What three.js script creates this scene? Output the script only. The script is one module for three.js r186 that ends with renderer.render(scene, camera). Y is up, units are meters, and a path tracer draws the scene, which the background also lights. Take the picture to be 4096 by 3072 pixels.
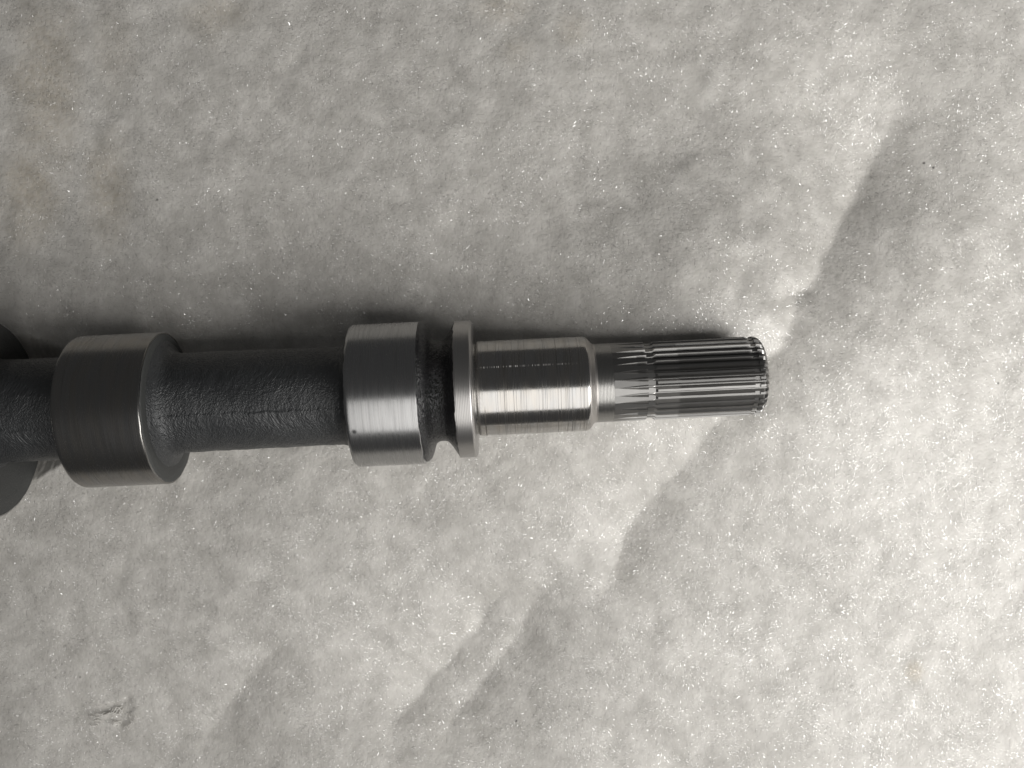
import * as THREE from 'three';
import { RectAreaLightUniformsLib } from 'three/addons/lights/RectAreaLightUniformsLib.js';
import { mergeGeometries, toCreasedNormals } from 'three/addons/utils/BufferGeometryUtils.js';
import { RoundedBoxGeometry } from 'three/addons/geometries/RoundedBoxGeometry.js';
import { createNoise2D, createNoise3D } from 'simplex-noise';

// ------------------------------------------------------------------ camera, light, exposure
const S = 6.15e-5;                  // metres per measured unit (one unit = one pixel of the photograph at the shaft's axis)
const FOCAL = 3800;                 // focal length in the same units
const DIST = FOCAL * S;             // camera to shaft axis
const AXIS_Y = 0.0186;              // height of the shaft's axis over the foam
const scene = new THREE.Scene();
const camera = new THREE.PerspectiveCamera(2 * Math.atan(1536 / FOCAL) * 180 / Math.PI, 4 / 3, 0.01, 10);
camera.position.set(0, AXIS_Y + DIST, 0);
camera.up.set(0, 0, -1);
camera.lookAt(0, 0, 0);
camera.updateMatrixWorld();

scene.background = new THREE.Color().setRGB(0.062, 0.062, 0.062);    // dim room all round

const renderer = new THREE.WebGLRenderer({ antialias: true });
renderer.toneMapping = THREE.LinearToneMapping;
renderer.toneMappingExposure = 1;
renderer.shadowMap.enabled = true;

RectAreaLightUniformsLib.init();
// one soft lamp over the lower right of the sheet, with a dim and a bright panel side by side
const LAMP = { y: 0.363, z: 0.214, h: 0.396, tilt: 0.866, panels: [{ from: -0.109, to: 0.294, power: 1.7 }, { from: 0.294, to: 0.884, power: 8.2 }] };
const lampLights = LAMP.panels.map(({ from, to, power }, k) => {
  const l = new THREE.RectAreaLight(new THREE.Color().setRGB(1, 0.983, 0.958), power, to - from, LAMP.h);
  l.name = 'soft_lamp_light_' + String(k + 1).padStart(3, '0');
  l.position.set((from + to) / 2, LAMP.y, LAMP.z);
  l.up.set(0, 0, -1);
  l.lookAt((from + to) / 2, 0, LAMP.z - LAMP.y * LAMP.tilt);
  scene.add(l);
  return l;
});

// ------------------------------------------------------------------ helpers
function rng(seed) {
  let a = seed >>> 0;
  return () => { a = (a + 0x6D2B79F5) | 0; let t = Math.imul(a ^ (a >>> 15), 1 | a); t = (t + Math.imul(t ^ (t >>> 7), 61 | t)) ^ t; return ((t ^ (t >>> 14)) >>> 0) / 4294967296; };
}
const noise2 = createNoise2D(rng(11)), noise2b = createNoise2D(rng(12)), noise3 = createNoise3D(rng(13));
const clamp = (v, a, b) => Math.min(b, Math.max(a, v));
const smooth = (a, b, v) => { const t = clamp((v - a) / (b - a), 0, 1); return t * t * (3 - 2 * t); };
function fbm(x, y, oct, f = noise2) { let s = 0, a = 1, n = 0; for (let i = 0; i < oct; i++) { s += a * f(x, y); n += a; a *= 0.5; x = x * 2.03 + 17.1; y = y * 2.03 - 9.7; } return s / n; }

function dataTexture(w, h, fn, { srgb = false, wrap = true } = {}) {
  const d = new Uint8Array(w * h * 4), c = [0, 0, 0];
  for (let y = 0; y < h; y++) for (let x = 0; x < w; x++) {
    fn(x, y, c);
    const i = (y * w + x) * 4;
    d[i] = clamp(c[0] * 255, 0, 255); d[i + 1] = clamp(c[1] * 255, 0, 255); d[i + 2] = clamp(c[2] * 255, 0, 255); d[i + 3] = 255;
  }
  const t = new THREE.DataTexture(d, w, h, THREE.RGBAFormat);
  t.magFilter = THREE.LinearFilter; t.minFilter = THREE.LinearMipmapLinearFilter; t.generateMipmaps = true;
  if (wrap) t.wrapS = t.wrapT = THREE.RepeatWrapping;
  if (srgb) t.colorSpace = THREE.SRGBColorSpace;
  t.needsUpdate = true;
  return t;
}
function mesh(name, geometry, material, parent) {
  const m = new THREE.Mesh(geometry, material);
  m.name = name; m.castShadow = m.receiveShadow = true;
  parent.add(m);
  return m;
}
/* Surface of revolution about the local x axis. profile: [x, r] in units; shift moves the centre sideways (z);
   radial(x, phi, r) adds to the radius. uv is in metres: (along the axis, round the circumference). */
function revolve(profile, segs, { shift = 0, radial = null, crease = 0.55, from = 0, to = 2 * Math.PI } = {}) {
  const pos = [], uv = [], idx = [], cut = [];
  if (crease) {   // a ring of its own on each side of a sharp corner
    const p = [], ang = (i) => Math.atan2(profile[i + 1][1] - profile[i][1], profile[i + 1][0] - profile[i][0]);
    for (let i = 0; i < profile.length; i++) {
      p.push(profile[i]);
      if (i && i < profile.length - 1) { let d = Math.abs(ang(i) - ang(i - 1)); if (d > Math.PI) d = 2 * Math.PI - d; if (d > crease) { cut[p.length - 1] = true; p.push(profile[i]); } }
    }
    profile = p;
  }
  const n = profile.length;
  let meanR = 0; for (const p of profile) meanR = Math.max(meanR, p[1]);
  let run = 0;
  for (let i = 0; i < n; i++) {
    const [x, r] = profile[i];
    if (i) run += Math.hypot(x - profile[i - 1][0], r - profile[i - 1][1]);
    for (let j = 0; j <= segs; j++) {
      const phi = from + (to - from) * j / segs + Math.PI;
      const q = r + (radial ? radial(x, phi, r) : 0);
      pos.push((x - 2048) * S, Math.cos(phi) * q * S, (Math.sin(phi) * q + shift) * S);
      uv.push((run + profile[0][0]) * S, meanR * S * (phi - Math.PI));
    }
  }
  for (let i = 0; i < n - 1; i++) for (let j = 0; j < segs && !cut[i]; j++) {
    const a = i * (segs + 1) + j, b = a + 1, c = a + segs + 1, d = c + 1;
    idx.push(a, b, c, b, d, c);
  }
  const g = new THREE.BufferGeometry();
  g.setAttribute('position', new THREE.Float32BufferAttribute(pos, 3));
  g.setAttribute('uv', new THREE.Float32BufferAttribute(uv, 2));
  g.setIndex(idx);
  g.computeVertexNormals();
  return g;
}
/* profile between given points, with extra loops no more than step units apart */
function dense(points, step) {
  const out = [points[0]];
  for (let i = 1; i < points.length; i++) {
    const [x0, r0] = points[i - 1], [x1, r1] = points[i], k = Math.max(1, Math.ceil(Math.hypot(x1 - x0, r1 - r0) / step));
    for (let j = 1; j <= k; j++) out.push([x0 + (x1 - x0) * j / k, r0 + (r1 - r0) * j / k]);
  }
  return out;
}

// ------------------------------------------------------------------ foam sheet
/* a spot seen in the photograph -> its place on the foam, whose surface lies at height y */
const onFoam = (u, v, y = 0) => { const k = (DIST + AXIS_Y - y) / DIST * S; return [(u - 2048) * k, (v - 1536) * k]; };
const TURN = Math.atan(0.0468), AXIS_Z = 12 * S;
/* the shaft's outline radius along its axis (units), used to press the foam down under it */
const outline = [[-1300, 205], [-390, 205], [-380, 428], [-20, 428], [-10, 205], [336, 205], [340, 325], [676, 325], [680, 200], [1413, 196], [1417, 286], [1700, 286], [1735, 205], [1790, 205], [1828, 275], [1900, 275], [1906, 191], [2360, 191], [2372, 159], [3030, 159], [3046, 110], [3052, 0]];
function radiusAt(x) {
  if (x < outline[0][0] || x > outline[outline.length - 1][0]) return 0;
  for (let i = 1; i < outline.length; i++) if (x <= outline[i][0]) { const [a, ra] = outline[i - 1], [b, rb] = outline[i]; return ra + (rb - ra) * (x - a) / (b - a || 1); }
  return 0;
}
const folds = [   // creases in the sheet: [depth mm, width mm on the near side, width mm on the far side, points as seen]
  [9.0, 22, 26, [[2860, 1720], [2950, 1580], [3010, 1490], [3060, 1430], [3110, 1385], [3155, 1285], [3175, 1195], [3235, 1150], [3300, 1020], [3390, 870], [3470, 740], [3560, 560], [3640, 360], [3700, 150]]],
  [9.5, 27, 27, [[3130, 1290], [3040, 1400], [2915, 1580], [2850, 1690], [2790, 1770], [2740, 1860], [2650, 1960], [2570, 2060], [2510, 2150], [2485, 2260], [2400, 2420], [2300, 2540]]],
  [4.2, 14, 24, [[2360, 2240], [2240, 2290], [2190, 2370], [2130, 2460], [2060, 2590], [1990, 2680], [1930, 2780], [1850, 2860], [1790, 2960], [1740, 3080], [1700, 3200]]],
  [4.6, 24, 12, [[2100, 2260], [2010, 2380], [1950, 2460], [1900, 2560], [1830, 2600], [1790, 2680], [1720, 2740], [1660, 2830], [1570, 2920], [1555, 3020], [1520, 3160]]],
  [3.2, 16, 16, [[1200, 2500], [1130, 2580], [1040, 2660], [960, 2760], [870, 2870], [800, 3010], [760, 3160]]],
  [1.2, 8, 6, [[3020, 980], [2980, 1060], [2920, 1180], [2895, 1300], [2890, 1350]]],
  [0.7, 8, 8, [[2640, 700], [2680, 640], [2740, 560], [2830, 430], [2900, 330]]],
].map(([d, a, b, pts]) => {
  // each crease runs along its own main direction (u) and wanders sideways (v)
  const p = pts.map(([u, v]) => onFoam(u, v, 0.003)), [x0, z0] = p[0], [x1, z1] = p[p.length - 1], len = Math.hypot(x1 - x0, z1 - z0), ex = (x1 - x0) / len, ez = (z1 - z0) / len;
  const uv = p.map(([x, z]) => [(x - x0) * ex + (z - z0) * ez, -(x - x0) * ez + (z - z0) * ex]);
  return { start: 0.26, d: d * 1e-3, a: a * 1e-3, b: b * 1e-3, x0, z0, ex, ez, len, uv };
});
function foldHeight(x, z) {
  let h = 0;
  for (const f of folds) {
    const u = (x - f.x0) * f.ex + (z - f.z0) * f.ez, v = -(x - f.x0) * f.ez + (z - f.z0) * f.ex, t = u / f.len;
    if (t < 0 || t > 1) continue;
    let k = 1; while (k < f.uv.length - 1 && f.uv[k][0] < u) k++;
    const [ua, va] = f.uv[k - 1], [ub, vb] = f.uv[k], va0 = f.uv[Math.max(0, k - 2)], vb1 = f.uv[Math.min(f.uv.length - 1, k + 1)];
    const q = clamp((u - ua) / (ub - ua), 0, 1), ma = (vb - va0[1]) / (ub - va0[0]) * (ub - ua), mb = (vb1[1] - va) / (vb1[0] - ua) * (ub - ua);
    const line = (2 * q ** 3 - 3 * q * q + 1) * va + (q ** 3 - 2 * q * q + q) * ma + (3 * q * q - 2 * q ** 3) * vb + (q ** 3 - q * q) * mb;
    const d = v - line * (1 - smooth(0.008, 0.05, Math.abs(v - line))) - (0.0005 * noise2(u * 150, f.d * 1e5) + 0.0003 * noise2(u * 390, f.d * 1e5)) * Math.exp(-Math.abs(v - line) / 0.004);
    const side = smooth(-0.002, 0.002, d), w = f.b + (f.a - f.b) * side, end = smooth(0, f.start, t) * smooth(1, 0.65, t);
    h -= f.d * end * Math.exp(-Math.sqrt(d * d + 1.0e-6) / w);
  }
  return h;
}
const tear = onFoam(470, 2850);
function foamHeight(x, z) {
  // foam swells up to carry the thin splined end
  const [bx, bz] = onFoam(2930, 1400, 0.006);
  let h = 0.0175 * Math.exp(-(((x - bx) / (x < bx ? 0.055 : 0.060)) ** 2) - ((z - bz) / 0.048) ** 2);
  const wx = x + 0.004 * noise2b(x * 40, z * 40), wz = z + 0.004 * noise2b(x * 40 + 9, z * 40 - 4);
  h += 0.0013 * noise2(x * 12, z * 12) + 0.00030 * fbm(wx * 38, wz * 38, 2);
  h += 0.000045 * noise2(wx * 95 + 3, wz * 95) + 0.000008 * noise2(wx * 190, wz * 190 + 6) + 0.000006 * noise2(x * 420, z * 420);
  h += foldHeight(x, z);
  // a scrap torn out of the top layer
  const tx = (x - tear[0]) / 0.0042, tz = (z - tear[1]) / 0.0034, ta = Math.atan2(tz, tx), tr = Math.hypot(tx, tz) * (1 + 0.22 * Math.sin(3 * ta + 1) + 0.13 * Math.sin(7 * ta));
  h -= 0.00045 * (1 - smooth(0.65, 1.15, tr));
  // pressed down by the shaft
  const ax = x * Math.cos(TURN) - (z - AXIS_Z) * Math.sin(TURN), az = x * Math.sin(TURN) + (z - AXIS_Z) * Math.cos(TURN);
  const wide = ax / S + 2048 < 330;                   // the big lobe off the left end sinks in and drags the sheet down round it
  for (let k = wide ? -480 : -24; k <= 24; k += wide ? 24 : 8) {
    const r = (radiusAt(ax / S + 2048 + k) + 6) * S - Math.abs(k) * S * (wide ? 0.35 : 0.3);
    if (r > 7 * S && Math.abs(az) < r) h = Math.min(h, AXIS_Y - Math.sqrt(r * r - az * az) - 0.0001);
  }
  return h;
}
const SHEET = { x: 0.20, z: 0.155, step: 0.0006 };
const foamGeometry = (() => {
  const nx = Math.round(2 * SHEET.x / SHEET.step), nz = Math.round(2 * SHEET.z / SHEET.step);
  const W = nx + 1, H = nz + 1, pos = new Float32Array((W * H + 2 * (W + H)) * 3), uv = new Float32Array((W * H + 2 * (W + H)) * 2), idx = [];
  let p = 0, q = 0;
  const put = (x, y, z) => { pos[p++] = x; pos[p++] = y; pos[p++] = z; uv[q++] = x; uv[q++] = -z; };
  for (let j = 0; j < H; j++) for (let i = 0; i < W; i++) {
    const x = -SHEET.x + 2 * SHEET.x * i / nx, z = -SHEET.z + 2 * SHEET.z * j / nz;
    put(x, foamHeight(x, z), z);
  }
  for (let j = 0; j < nz; j++) for (let i = 0; i < nx; i++) {
    const a = j * W + i, b = a + 1, c = a + W, d = c + 1;
    idx.push(a, c, b, b, c, d);
  }
  // the sheet's cut edge goes down to the bench
  const ring = [];
  for (let i = 0; i < W; i++) ring.push(i);
  for (let j = 1; j < H; j++) ring.push(j * W + W - 1);
  for (let i = W - 2; i >= 0; i--) ring.push((H - 1) * W + i);
  for (let j = H - 2; j > 0; j--) ring.push(j * W);
  const base = p / 3;
  for (const k of ring) put(pos[k * 3], -0.012, pos[k * 3 + 2]);
  for (let k = 0; k < ring.length; k++) { const a = ring[k], b = ring[(k + 1) % ring.length], c = base + k, d = base + (k + 1) % ring.length; idx.push(a, b, c, b, d, c); }
  const g = new THREE.BufferGeometry();
  g.setAttribute('position', new THREE.BufferAttribute(pos.subarray(0, p), 3));
  g.setAttribute('uv', new THREE.BufferAttribute(uv.subarray(0, q), 2));
  g.setIndex(new THREE.BufferAttribute(new Uint32Array(idx), 1));
  g.computeVertexNormals();
  return g;
})();

/* cell structure: crumpled little membranes, each with its own tilt; tile of 150 mm */
const CELL_TILE = 0.15;
const cellTexture = (() => {
  const N = 2048, G = 230, r = rng(5), cx = new Float32Array(G * G), cy = new Float32Array(G * G), gx = new Float32Array(G * G), gy = new Float32Array(G * G), cb = new Float32Array(G * G);
  const gauss = () => (r() + r() + r() + r() - 2) * 1.2;
  for (let i = 0; i < G * G; i++) { cx[i] = r(); cy[i] = r(); const k = r() < 0.16 ? 1.9 : 0.55; gx[i] = gauss() * k; gy[i] = gauss() * k; cb[i] = r(); }
  const d = new Uint8Array(N * N * 4);
  for (let y = 0; y < N; y++) for (let x = 0; x < N; x++) {
    const fx = x / N * G, fy = y / N * G, ix = Math.floor(fx), iy = Math.floor(fy);
    let best = -1e9;
    for (let j = -1; j <= 1; j++) for (let i = -1; i <= 1; i++) {
      const k = ((iy + j + G) % G) * G + (ix + i + G) % G, dx = fx - ix - i - cx[k], dy = fy - iy - j - cy[k];
      const h = 0.45 * cb[k] + gx[k] * dx + gy[k] * dy - 1.15 * (dx * dx + dy * dy);
      if (h > best) best = h;
    }
    const i = (y * N + x) * 4, v = clamp((best + 0.5) / 1.5 * 255, 0, 255);
    d[i] = d[i + 1] = d[i + 2] = v; d[i + 3] = 255;
  }
  const t = new THREE.DataTexture(d, N, N, THREE.RGBAFormat);
  t.magFilter = THREE.LinearFilter; t.wrapS = t.wrapT = THREE.RepeatWrapping; t.repeat.set(1 / CELL_TILE, 1 / CELL_TILE); t.needsUpdate = true;
  return t;
})();
/* colour of the sheet: off-white, faint yellowish-brown stains (seen in the photograph at the far left and along the top), a few dark specks */
const stains = [[180, 330, 130, 330, .5], [420, 760, 90, 200, .45], [110, 760, 110, 200, .55], [860, 60, 110, 90, .35], [1990, 40, 100, 60, .35], [2290, 130, 70, 60, .3], [2060, 210, 60, 60, .25], [450, 200, 80, 200, .2], [3660, 2690, 34, 40, .8], [1990, 1420, 1, 1, 0]].map(([u, v, a, b, k]) => [...onFoam(u, v), a * S * 1.08, b * S * 1.08, k]);
const specks = [[625, 800, 7], [2921, 347, 6], [3700, 650, 9], [3735, 672, 6], [1990, 2443, 4], [1165, 2220, 4], [2060, 2905, 4], [3970, 1535, 4], [290, 2460, 3], [1045, 640, 4], [315, 2712, 3], [480, 2955, 3]].map(([u, v, a]) => [...onFoam(u, v), a * S * 0.55]);
const foamColor = (() => {
  const w = 900, h = 686;
  const t = dataTexture(w, h, (i, j, c) => {
    const x = (i / w - 0.5) * 2 * SHEET.x, z = -(j / h - 0.5) * 2 * SHEET.z;
    let b = 0.07 * fbm(x * 85, z * 85, 3) + 0.03 * fbm(x * 300, z * 300, 2, noise2b);
    let st = 0;
    for (const [sx, sz, a, e, k] of stains) { let q = Math.hypot((x - sx) / a, (z - sz) / e); if (q > 2.2) continue; q += 0.35 * fbm(x * 60 + sx * 99, z * 60, 3); st = Math.max(st, 0.5 * k * (1 - smooth(0.1, 1.6, q))); }
    st *= 0.75 + 0.5 * fbm(x * 500, z * 500, 2);
    let dark = 0;
    for (const [sx, sz, a] of specks) { const q = Math.hypot((x - sx) * 1.2 + (z - sz) * 0.6, (z - sz)) / a; if (q < 1.3) dark = Math.max(dark, 1 - smooth(0.6, 1.3, q)); }
    c[0] = (0.757 + b - 0.16 * st) * (1 - 0.7 * dark); c[1] = (0.746 + b - 0.215 * st) * (1 - 0.7 * dark); c[2] = (0.725 + b - 0.30 * st) * (1 - 0.7 * dark);
  }, { srgb: true, wrap: false });
  t.repeat.set(1 / (2 * SHEET.x), 1 / (2 * SHEET.z)); t.offset.set(0.5, 0.5);
  return t;
})();
const foamMaterial = new THREE.MeshPhysicalMaterial({ name: 'foam', map: foamColor, roughness: 0.48, ior: 1.5, bumpMap: cellTexture, bumpScale: 0.00006 });
const foam = mesh('foam_sheet', foamGeometry, foamMaterial, scene);
foam.userData = { kind: 'structure', label: 'wrinkled off-white foam packing sheet under the metal shaft', category: 'foam sheet' };

// the torn-open cells of the skin: tiny clear films, each lying at its own tilt, that catch the light
{
  const film = new THREE.SphereGeometry(1, 6, 2, 0, 2 * Math.PI, 0, 0.5);
  film.translate(0, -Math.cos(0.5), 0); film.scale(1 / Math.sin(0.5), 1, 1 / Math.sin(0.5));
  const COUNT = 420000, r = rng(91), pos = foamGeometry.attributes.position, nor = foamGeometry.attributes.normal;
  const cells = new THREE.InstancedMesh(film, new THREE.MeshPhysicalMaterial({ name: 'foam cell film', color: 0xffffff, roughness: 0.13, ior: 2.25, transmission: 1, thickness: 0 }), COUNT);
  cells.name = 'foam_cell_films'; cells.castShadow = cells.receiveShadow = true;
  cells.userData = { kind: 'stuff', label: 'tiny clear cell films on the foam that glint' };
  const nx = Math.round(2 * SHEET.x / SHEET.step), nz = Math.round(2 * SHEET.z / SHEET.step), W = nx + 1;
  const m = new THREE.Matrix4(), p = new THREE.Vector3(), n = new THREE.Vector3(), q = new THREE.Quaternion(), q2 = new THREE.Quaternion(), up = new THREE.Vector3(0, 1, 0), sc = new THREE.Vector3();
  const gauss = () => (r() + r() + r() + r() - 2) * 1.73;
  let k = 0;
  while (k < COUNT) {
    const i = Math.floor(r() * nx), j = Math.floor(r() * nz), v = j * W + i;
    const x = pos.getX(v), z = pos.getZ(v);
    if (r() > 0.55 + 0.8 * fbm(x * 60 + 7, z * 60, 3, noise2b)) continue;
    p.set(x + (r() - 0.5) * SHEET.step, pos.getY(v) + 0.00006 + 0.00006 * r(), z + (r() - 0.5) * SHEET.step);
    n.set(nor.getX(v) + 0.30 * gauss(), nor.getY(v), nor.getZ(v) + 0.30 * gauss()).normalize();
    q.setFromUnitVectors(up, n);
    q2.setFromAxisAngle(up, 2.4 * noise2(x * 22, z * 22) + 1.6 * (r() - 0.5));
    const s = 0.00007 + 0.00013 * r() * r();
    sc.set(s * (1.2 + 3.2 * r() * r()), s * 0.5, s * (0.6 + 0.4 * r()));
    cells.setMatrixAt(k++, m.compose(p, q.multiply(q2), sc));
  }
  foam.add(cells);
}

// torn fibres round the scrap
{
  const r = rng(31), parts = [];
  const strand = (x, z, len, ang, thick) => {
    const pts = [];
    for (let k = 0; k <= 5; k++) { const t = k / 5, a = ang + 0.8 * t * (r() - 0.5); const px = x + Math.cos(a) * len * t, pz = z + Math.sin(a) * len * t; pts.push(new THREE.Vector3(px, foamHeight(px, pz) + 0.0003 + 0.0007 * Math.sin(Math.PI * t), pz)); }
    parts.push(new THREE.TubeGeometry(new THREE.CatmullRomCurve3(pts), 10, thick, 5));
  };
  const at = (u, v) => onFoam(u, v);
  for (let k = 0; k < 7; k++) { const [x, z] = at(405 + 12 * r(), 2858 + 8 * r()); strand(x, z, 0.003 + 0.002 * r(), -0.15 - 0.2 * r(), 0.00006 + 0.00006 * r()); }
  for (let k = 0; k < 6; k++) { const [x, z] = at(442 + 14 * r(), 2882 + 14 * r()); strand(x, z, 0.0012 + 0.001 * r(), 0.5 + 0.3 * r(), 0.00007); }
  for (let k = 0; k < 8; k++) { const [x, z] = at(352 + 40 * r(), 2840 + 70 * r()); strand(x, z, 0.0015 + 0.001 * r(), 0.8 * r(), 0.00007); }
  for (let k = 0; k < 7; k++) { const [x, z] = at(500 + 34 * r(), 2850 + 60 * r()); strand(x, z, 0.001 + 0.001 * r(), 1 + 2 * r(), 0.00006); }
  const fibres = mesh('torn_fibres', mergeGeometries(parts), new THREE.MeshPhysicalMaterial({ name: 'foam fibre', color: new THREE.Color().setRGB(0.74, 0.72, 0.68), roughness: 0.35, ior: 1.6 }), foam);
  fibres.userData = { kind: 'stuff', label: 'loose strands round a torn scrap of foam' };
}

// ------------------------------------------------------------------ materials of the shaft
const castTile = 0.03;
const castBump = dataTexture(1024, 1024, (() => {
  const f = (x, y, s) => { const a = 2 * Math.PI; return noise3(Math.cos(x * a) * s + Math.cos(y * a) * s * 0.37, Math.sin(x * a) * s + Math.sin(y * a) * s * 0.41, Math.cos(y * a + 1) * s + Math.sin(y * a) * s * 0.5); };
  return (i, j, c) => {
    const x = i / 1024, y = j / 1024;
    const v = 0.5 + 0.26 * f(x, y, 7) + 0.24 * f(x, y, 15) + 0.12 * f(x, y, 31);
    c[0] = c[1] = c[2] = v;
  };
})());
castBump.repeat.set(1 / castTile, 1 / castTile);
const castMaterial = new THREE.MeshPhysicalMaterial({ name: 'cast iron', color: new THREE.Color().setRGB(0.036, 0.038, 0.040), roughness: 0.40, metalness: 0.2, ior: 1.6, bumpMap: castBump, bumpScale: 0.00017 });
const castFaceMaterial = new THREE.MeshPhysicalMaterial({ name: 'cast iron face', color: new THREE.Color().setRGB(0.052, 0.054, 0.053), roughness: 0.55, metalness: 0.25, ior: 1.6, bumpMap: castBump, bumpScale: 0.00006 });
const oilyMaterial = new THREE.MeshPhysicalMaterial({ name: 'oily cast iron', color: new THREE.Color().setRGB(0.018, 0.018, 0.019), roughness: 0.27, metalness: 0.2, ior: 1.6, bumpMap: castBump, bumpScale: 0.00030 });

/* ground steel: streaks run round the circumference, so they vary along the axis (u) and only slowly round it (v) */
function groundTextures(seed, lengthM, roundM, { rough, spread, bands, bandRough, tint, tintAmt, marks, bright }) {
  const w = 1024, h = 512, r = rng(seed), col = new Float32Array(w), streaks = [];
  for (let i = 0; i < w; i++) col[i] = spread * (r() + r() - 1);
  for (let k = 0; k < bands; k++) streaks.push({ x: r() * w, s: 0.8 + 4.5 * r() * r() * r(), v0: r(), v1: 0.1 + 0.5 * r(), k: bandRough * (0.4 + 0.6 * r()) });
  const rg = new Float32Array(w * h);
  for (let j = 0; j < h; j++) for (let i = 0; i < w; i++) rg[j * w + i] = rough + col[i] * (0.7 + 0.3 * noise2(i * 0.05, j * 0.02)) + 0.02 * noise2b(i * 0.012, j * 0.012);
  for (const s of streaks) for (let i = Math.max(0, Math.floor(s.x - 3 * s.s)); i < Math.min(w, s.x + 3 * s.s); i++) for (let j = 0; j < h; j++) {
    let dv = Math.abs(j / h - s.v0); dv = Math.min(dv, 1 - dv);
    rg[j * w + i] += s.k * Math.exp(-(((i - s.x) / s.s) ** 2)) * (1 - smooth(s.v1 * 0.6, s.v1, dv));
  }
  const roughness = dataTexture(w, h, (i, j, c) => { let v = rg[j * w + i]; for (const m of marks) v += m(i / w, j / h).rough; c[0] = c[2] = 0; c[1] = v; });
  const colour = dataTexture(w, h, (i, j, c) => {
    let b = bright - 1.1 * Math.max(0, rg[j * w + i] - rough) + 0.02 * noise2(i * 0.3, j * 0.02), n = tintAmt * (0.5 + 0.5 * fbm(i * 0.006, j * 0.012, 3)), light = 0;
    for (const m of marks) light += m(i / w, j / h).light;
    c[0] = b + light + 0.3 * n * tint[0]; c[1] = b + light + 0.3 * n * tint[1]; c[2] = b + light + 0.3 * n * tint[2];
  }, { srgb: true });
  for (const t of [roughness, colour]) t.repeat.set(1 / lengthM, 1 / roundM);
  return { roughness, colour };
}
function groundMaterial(name, x0, x1, R, opts) {
  const t = groundTextures(opts.seed, (x1 - x0) * S, 2 * Math.PI * R * S, { spread: 0.05, bands: 30, bandRough: 0.2, tint: [0.03, 0.01, 0.0], tintAmt: 0.3, marks: [], bright: 0.70, ...opts });
  for (const q of [t.roughness, t.colour]) q.offset.set(-x0 / (x1 - x0), 0);   // u = 0 at the band's start, v = 0.5 on top
  return new THREE.MeshPhysicalMaterial({ name, map: t.colour, roughnessMap: t.roughness, roughness: 1, metalness: 1, anisotropy: opts.anisotropy ?? 0.3, anisotropyRotation: 0 });
}

// ------------------------------------------------------------------ the shaft
const shaft = new THREE.Group();
shaft.name = 'splined_shaft';
shaft.position.set(0, 0, AXIS_Z);
shaft.rotation.y = TURN;
shaft.userData = { label: 'dark cast iron shaft with bright ground journals and a splined end lying on foam', category: 'shaft' };
scene.add(shaft);
const lift = (g) => g.translate(0, AXIS_Y, 0);
const part = (name, g, m, parent = shaft) => mesh(name, lift(g), m, parent);

/* cast surfaces: mould parting line a little below the top, the lower half a shade larger, the surface uneven */
const castRadial = (seamDeg, step) => (x, phi, r) => {
  const seam = seamDeg * Math.PI / 180 + 0.02 * noise2(x * 0.012, 3);
  let p = phi; while (p > Math.PI) p -= 2 * Math.PI; while (p < -Math.PI) p += 2 * Math.PI;
  const below = smooth(seam - 0.012, seam + 0.012, p) * (1 - smooth(2.6, 3.1, p));
  const ridge = Math.exp(-(((p - seam) / 0.03) ** 2));
  return step * below + ridge * (1.3 + 1.0 * noise2(x * 0.06, 1)) + 1.6 * noise3(x * 0.011, Math.cos(p) * 1.6, Math.sin(p) * 1.6) + 0.9 * noise3(x * 0.05, Math.cos(p) * 5, Math.sin(p) * 5);
};
// cast stems between the lobes
part('cast_stem', revolve(dense([[-1260, 204], [-365, 204]], 12), 160, { radial: castRadial(22, 1.5), crease: 0 }), castMaterial);
part('cast_stem', revolve(dense([[-34, 250], [-27, 226], [-14, 210], [8, 204], [300, 203], [325, 212], [345, 236]], 8), 220, { radial: castRadial(23, 3), crease: 0 }), castMaterial);
part('cast_stem', revolve(dense([[670, 262], [680, 244], [690, 224], [703, 209], [722, 201], [745, 198], [1340, 195], [1370, 196], [1393, 204], [1408, 220], [1420, 246]], 4), 300, { radial: castRadial(15, 2.5), crease: 0 }), castMaterial);
// the waist between the lobe and the collar
part('waist', revolve(dense([[1692, 281], [1704, 279], [1716, 268], [1724, 250], [1730, 228], [1737, 212], [1748, 203], [1768, 200], [1784, 203], [1796, 214], [1810, 234], [1824, 258], [1830, 268], [1834, 269]], 3), 240, { radial: castRadial(20, 1.5), crease: 0 }), oilyMaterial);

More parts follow.
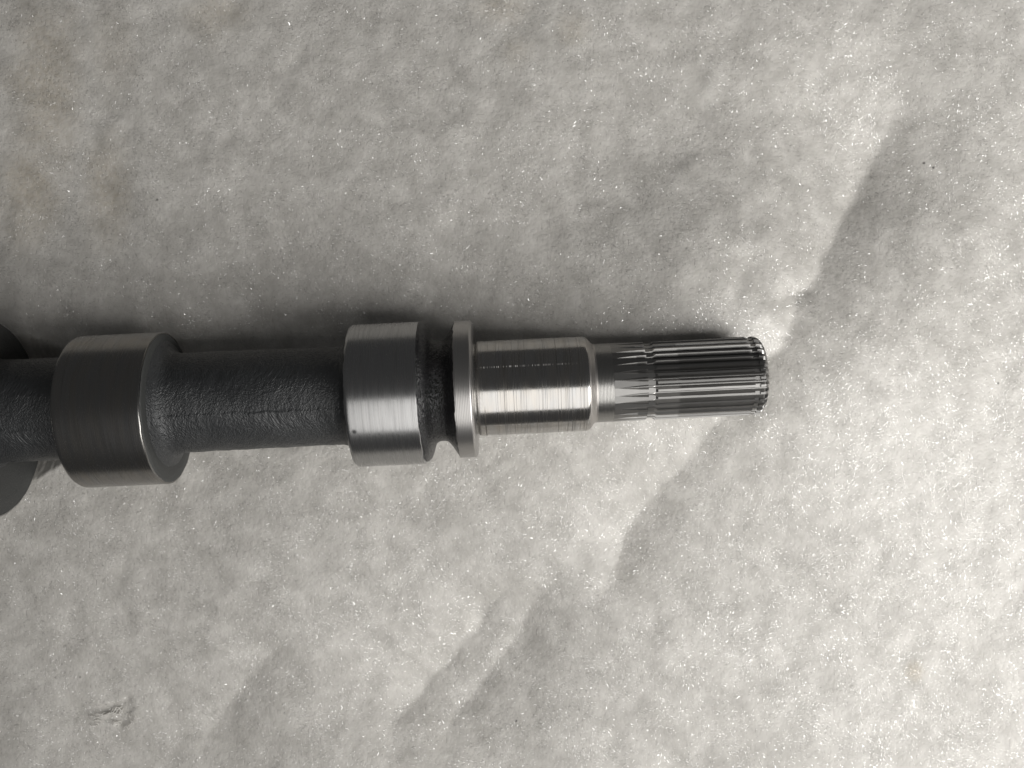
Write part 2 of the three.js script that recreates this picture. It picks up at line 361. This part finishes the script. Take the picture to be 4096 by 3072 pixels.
/* a lobe: cast body with two side faces, and its ground running surface */
function lobe(name, x0, x1, R, shift, inner, seed, opts, wav) {
  const g = new THREE.Group(); g.name = name; shaft.add(g);
  const edge = (x, phi, r) => 1.2 * noise3(x * 0.02, Math.cos(phi) * 2, Math.sin(phi) * 2);
  const bow = 7;
  part('side_face', revolve(dense([[x0 + 6, inner], [x0 + 1, R * 0.86], [x0 + 4, R - 8], [x0 + 9, R - 4], [x0 + 14, R - 5]], 10), 200, { shift, radial: edge, crease: 0.7 }), castFaceMaterial, g);
  part('side_face', revolve(dense([[x1 - 14, R - 5], [x1 - 8, R - 4], [x1 - 1, R - 11], [x1 + 2, R * 0.86], [x1 - 4, inner]], 10), 200, { shift, radial: edge, crease: 0.7 }), castFaceMaterial, g);
  const prof = dense([[x0 + 4, R - 9], [x0 + 6, R - 4], [x0 + 11, R - 1], [x0 + 18, R], [x1 - 9, R], [x1 - 7, R - 0.5], [x1 - 5, R - 2.5], [x1 - 4, R - 7]], 6);
  const g2 = revolve(prof, 300, { shift, crease: 0.5 });
  // uneven edges where the ground surface runs out
  const p = g2.attributes.position, mid = ((x0 + x1) / 2 - 2048) * S, half = (x1 - x0) / 2 * S;
  for (let i = 0; i < p.count; i++) { const x = p.getX(i), a = Math.atan2(p.getZ(i), p.getY(i)), e = Math.abs(x - mid) / half; if (e > 0.9) p.setX(i, x + (x > mid ? 1 : -1) * wav * S * smooth(0.9, 1, e) * (noise2(Math.cos(a) * 3 + seed, Math.sin(a) * 3 + (x > mid ? 9 : 0)) + 0.4 * noise2b(Math.cos(a) * 11 + seed, Math.sin(a) * 11))); }
  part('ground_surface', g2, groundMaterial(name + ' steel', x0, x1, R, { seed, ...opts }), g);
  return g;
}
lobe('lobe', -375, -25, 398, 28, 190, 41, { rough: 0.3, bandRough: 0.08 }, 2);
lobe('lobe', 338, 676, 303, 19, 190, 42, { rough: 0.25, bandRough: 0.08, bright: 0.57, tint: [0.1, 0.02, -0.1], tintAmt: 0.6 }, 2);
const pit = (u0, v0, ru, rv) => (u, v) => { const q = Math.hypot((u - u0) / ru, (v - v0) / rv) * (1 + 0.5 * noise2(u * 90, v * 500)); const k = q < 1.4 ? 1 - smooth(0.4, 1.4, q) : 0; return { rough: 0.2 * k, light: -0.3 * k }; };
lobe('lobe', 1417, 1699, 284, 6, 190, 43, { rough: 0.27, bright: 0.66, spread: 0.05, bands: 34, bandRough: 0.08, tintAmt: 0.2, marks: [pit(0.135, 0.577, 0.03, 0.0055)] }, 3.5);

/* fine turning marks: grooves of a set pitch round the axis, also as relief */
function turned(name, pitchUnits, depth, color, rough, seed) {
  const n = 512, r = rng(seed), line = new Float32Array(n), k = 32;
  for (let i = 0; i < n; i++) line[i] = 0.5 + 0.42 * Math.sin(i / n * k * 2 * Math.PI) + 0.08 * (r() - 0.5);
  const b = dataTexture(n, 8, (i, j, c) => { c[0] = c[1] = c[2] = line[i]; });
  b.repeat.set(1 / (pitchUnits * k * S), 1);
  return new THREE.MeshPhysicalMaterial({ name, color: new THREE.Color().setRGB(...color), roughness: rough, metalness: 1, bumpMap: b, bumpScale: depth });
}
// thrust collar
const collar = part('collar', revolve(dense([[1824, 205], [1829, 262], [1830, 269], [1831.5, 272], [1834, 273], [1890, 273], [1892, 272.4], [1899, 266], [1901, 262], [1902, 180]], 5), 260, { crease: 0.5, radial: (x, phi, r) => (x < 1832 ? 0.8 * noise2(Math.cos(phi) * 9, Math.sin(phi) * 9) : 0) }), turned('turned collar steel', 6.2, 0.000018, [0.42, 0.41, 0.40], 0.34, 7));
{
  const p = collar.geometry.attributes.position;      // ragged edge on the cast side
  for (let i = 0; i < p.count; i++) { const x = p.getX(i) / S + 2048; if (x < 1836) { const a = Math.atan2(p.getZ(i), p.getY(i) - AXIS_Y); p.setX(i, p.getX(i) + S * (2.4 * noise2(Math.cos(a) * 4, Math.sin(a) * 4) + 1.4 * noise2b(Math.cos(a) * 15, Math.sin(a) * 15) - 4 * Math.exp(-(((a - 0.36) / 0.07) ** 2)))); } }
}
// bearing journal
const scuff = (() => { const r = rng(77), a = new Float32Array(1024); for (let i = 0; i < 1024; i++) a[i] = Math.max(0, noise2(i * 0.09, 40) * 0.9 + noise2(i * 0.33, 44) * 0.6 + 0.12) * smooth(30, 120, i) * smooth(1010, 700, i); return a; })();
const scuffLine = (v0, amt, half) => (u, v) => { const d = Math.abs(v - v0) / half; if (d > 1) return { rough: 0, light: 0 }; const k = amt * scuff[clamp(Math.floor(u * 1024), 0, 1023)] * (1 - d * d); return { rough: 0.8 * k, light: 0.34 * k }; };
const endStain = (u, v) => { const k = (1 - smooth(0.01, 0.13, u)) * (0.5 + 0.5 * fbm(u * 40, v * 60, 3)); return { rough: 0.14 * k, light: -0.05 * k }; };
part('bearing_journal', revolve([[1900, 181], [1908, 181], [1912, 186], [1918, 189], [1926, 189.5], ...dense([[1940, 189.5], [2330, 189]], 20), [2338, 188.4], [2343, 186.5], [2347, 184]], 320, { crease: 0.5 }),
  groundMaterial('journal steel', 1900, 2350, 189, { seed: 44, rough: 0.185, spread: 0.07, bands: 90, bandRough: 0.3, tint: [0.14, 0.04, -0.10], tintAmt: 0.6, marks: [scuffLine(0.431, 1, 0.0045), scuffLine(0.64, 0.35, 0.003), endStain], anisotropy: 0.35 }));
// chamfer down to the turned neck
part('shoulder', revolve(dense([[2346, 185], [2352, 181], [2362, 169], [2368, 162], [2373, 158], [2380, 157]], 3), 240, { crease: 0.4 }), turned('shoulder steel', 5, 0.000004, [0.44, 0.42, 0.40], 0.38, 8));
const RS = 157;
part('turned_neck', revolve(dense([[2378, RS], [2442, RS]], 8), 320, { crease: 0 }), turned('turned neck steel', 5.4, 0.000030, [0.31, 0.305, 0.295], 0.30, 9));

/* splined end: a core and 32 teeth. The gaps between teeth run out to points towards the neck;
   two ring grooves cross the teeth and the end is rounded off. */
const TEETH = 32, PITCH = 2 * Math.PI * RS / TEETH;
function limitAt(x) {
  if (x > 2573 && x < 2601) return RS - 7.5;
  if (x >= 2601 && x < 2610) return RS - 7.5 + 7.5 * (x - 2601) / 9;
  if (x > 2984 && x < 3004) return RS - 6.5;
  if (x >= 3014) { const t = clamp((x - 3014) / 32, 0, 1); return RS - 40 * (1 - Math.sqrt(Math.max(0, 1 - t * t))) - 4 * t; }
  return RS;
}
function depthAt(x) {
  if (x < 2456) return 0;
  if (x < 2587) { const t = (x - 2456) / 131; return 10.4 * (1 - (1 - t) ** 1.75); }
  return 10.4 + 7.6 * smooth(2587, 2604, x);
}
function toothGeometry(seed) {
  const xs = [];
  const add = (a, b, n) => { for (let i = 0; i < n; i++) xs.push(a + (b - a) * i / n); };
  add(2440, 2456, 2); add(2456, 2572.5, 26); xs.push(2572.5, 2573.5); add(2578, 2600, 3); xs.push(2600.9); add(2602, 2611, 4); add(2611, 2983.5, 46); xs.push(2983.5, 2984.5); add(2990, 3003, 2); xs.push(3003.5, 3004.5); add(3008, 3014, 2); add(3014, 3046, 14); xs.push(3046);
  const pos = [], uv = [], idx = [], FL = 6;
  // across the tooth: gap middle, floor edge, up the flank, tip edge, tip middle, and the same mirrored
  const cols = [];
  for (let sgn = -1; sgn <= 1; sgn += 2) { const c = [['gap', 0]]; for (let k = 0; k <= FL; k++) c.push(['flank', k / FL]); if (sgn < 0) cols.push(...c.map((q) => [sgn, ...q]), [0, 'tip', 0]); else cols.push(...c.reverse().map((q) => [sgn, ...q])); }
  for (const x of xs) for (const [sgn, kind, t] of cols) {
    const D = depthAt(x), run = smooth(2600, 2660, x), wob = 0.45 * noise2(x * 0.012, seed * 5 + 1 + sgn) * run, lim = limitAt(x);
    const floor = 2.2 * clamp(D / 12, 0, 1), full = Math.max(D, 0.001), half = Math.min(PITCH / 2 - 1, floor + full * (x < 2590 ? 0.72 : 0.5) + wob);
    let gap = 0, cut = full;
    if (kind === 'flank') { gap = floor + (half - floor) * t; cut = full * (1 - t ** 1.2); }
    if (kind === 'tip') { gap = PITCH / 2; cut = 0; }
    let r = Math.min(RS - cut, lim);
    if (cut < 1 && x > 2612 && x < 2980) r -= 0.5 * Math.max(0, noise3(x * 0.05, sgn, seed * 9) - 0.4);
    if (x > 3014) r = Math.min(r, lim - cut * 0.9 * clamp((3060 - x) / 46, 0.5, 1));
    const a = sgn * (PITCH / 2 - gap), phi = a / RS;
    pos.push((x - 2048) * S, Math.cos(phi) * r * S, Math.sin(phi) * r * S); uv.push(x * S, a * S);
  }
  const W = cols.length;
  for (let i = 0; i < xs.length - 1; i++) for (let j = 0; j < W - 1; j++) { const p = i * W + j; idx.push(p, p + W, p + 1, p + 1, p + W, p + W + 1); }
  const g = new THREE.BufferGeometry();
  g.setAttribute('position', new THREE.Float32BufferAttribute(pos, 3)); g.setAttribute('uv', new THREE.Float32BufferAttribute(uv, 2)); g.setIndex(idx);
  return toCreasedNormals(g, 0.45);
}
const spline = new THREE.Group(); spline.name = 'splined_end'; spline.position.y = AXIS_Y; shaft.add(spline);
const splineMaterial = turned('spline steel', 5.4, 0.000003, [0.26, 0.256, 0.25], 0.33, 10);
const core = revolve(dense([[2560, 136], [3015, 136], [3036, 112], [3045, 104], [3045, 30], [3020, 8]], 30), 96, { crease: 0.5 });
mesh('spline_core', core, splineMaterial, spline);
const variants = [0, 1, 2, 3, 4].map((k) => toothGeometry(k + 1));
for (let k = 0; k < TEETH; k++) {
  const t = mesh(k ? 'tooth_' + String(k).padStart(3, '0') : 'tooth', variants[(k * 3) % 5], splineMaterial, spline);
  t.rotation.x = (k + 0.3) * 2 * Math.PI / TEETH;
}

// ------------------------------------------------------------------ the lamp that lights the sheet (outside the picture)
const lamp = new THREE.Group(); lamp.name = 'soft_lamp';
const lampFrom = LAMP.panels[0].from, lampTo = LAMP.panels[1].to, lampMid = (lampFrom + lampTo) / 2;
lamp.position.set(lampMid, LAMP.y, LAMP.z); lamp.quaternion.copy(lampLights[0].quaternion);
lamp.userData = { label: 'broad soft lamp with two glowing panels hung over the foam sheet', category: 'lamp' };
scene.add(lamp);
const lampHouse = new THREE.MeshStandardMaterial({ name: 'lamp housing', color: new THREE.Color().setRGB(0.03, 0.03, 0.03), roughness: 0.6 });
for (const { from, to, power } of LAMP.panels)
  mesh('diffuser', new THREE.BoxGeometry(to - from - 0.002, LAMP.h, 0.004).translate((from + to) / 2 - lampMid, 0, 0.006), new THREE.MeshStandardMaterial({ name: 'lamp diffuser', color: 0xffffff, roughness: 0.8, emissive: 0xfffaf0, emissiveIntensity: 0.05 * power }), lamp);
mesh('housing', new RoundedBoxGeometry(lampTo - lampFrom + 0.02, LAMP.h + 0.02, 0.04, 3, 0.008).translate(0, 0, 0.03), lampHouse, lamp);

renderer.render(scene, camera);
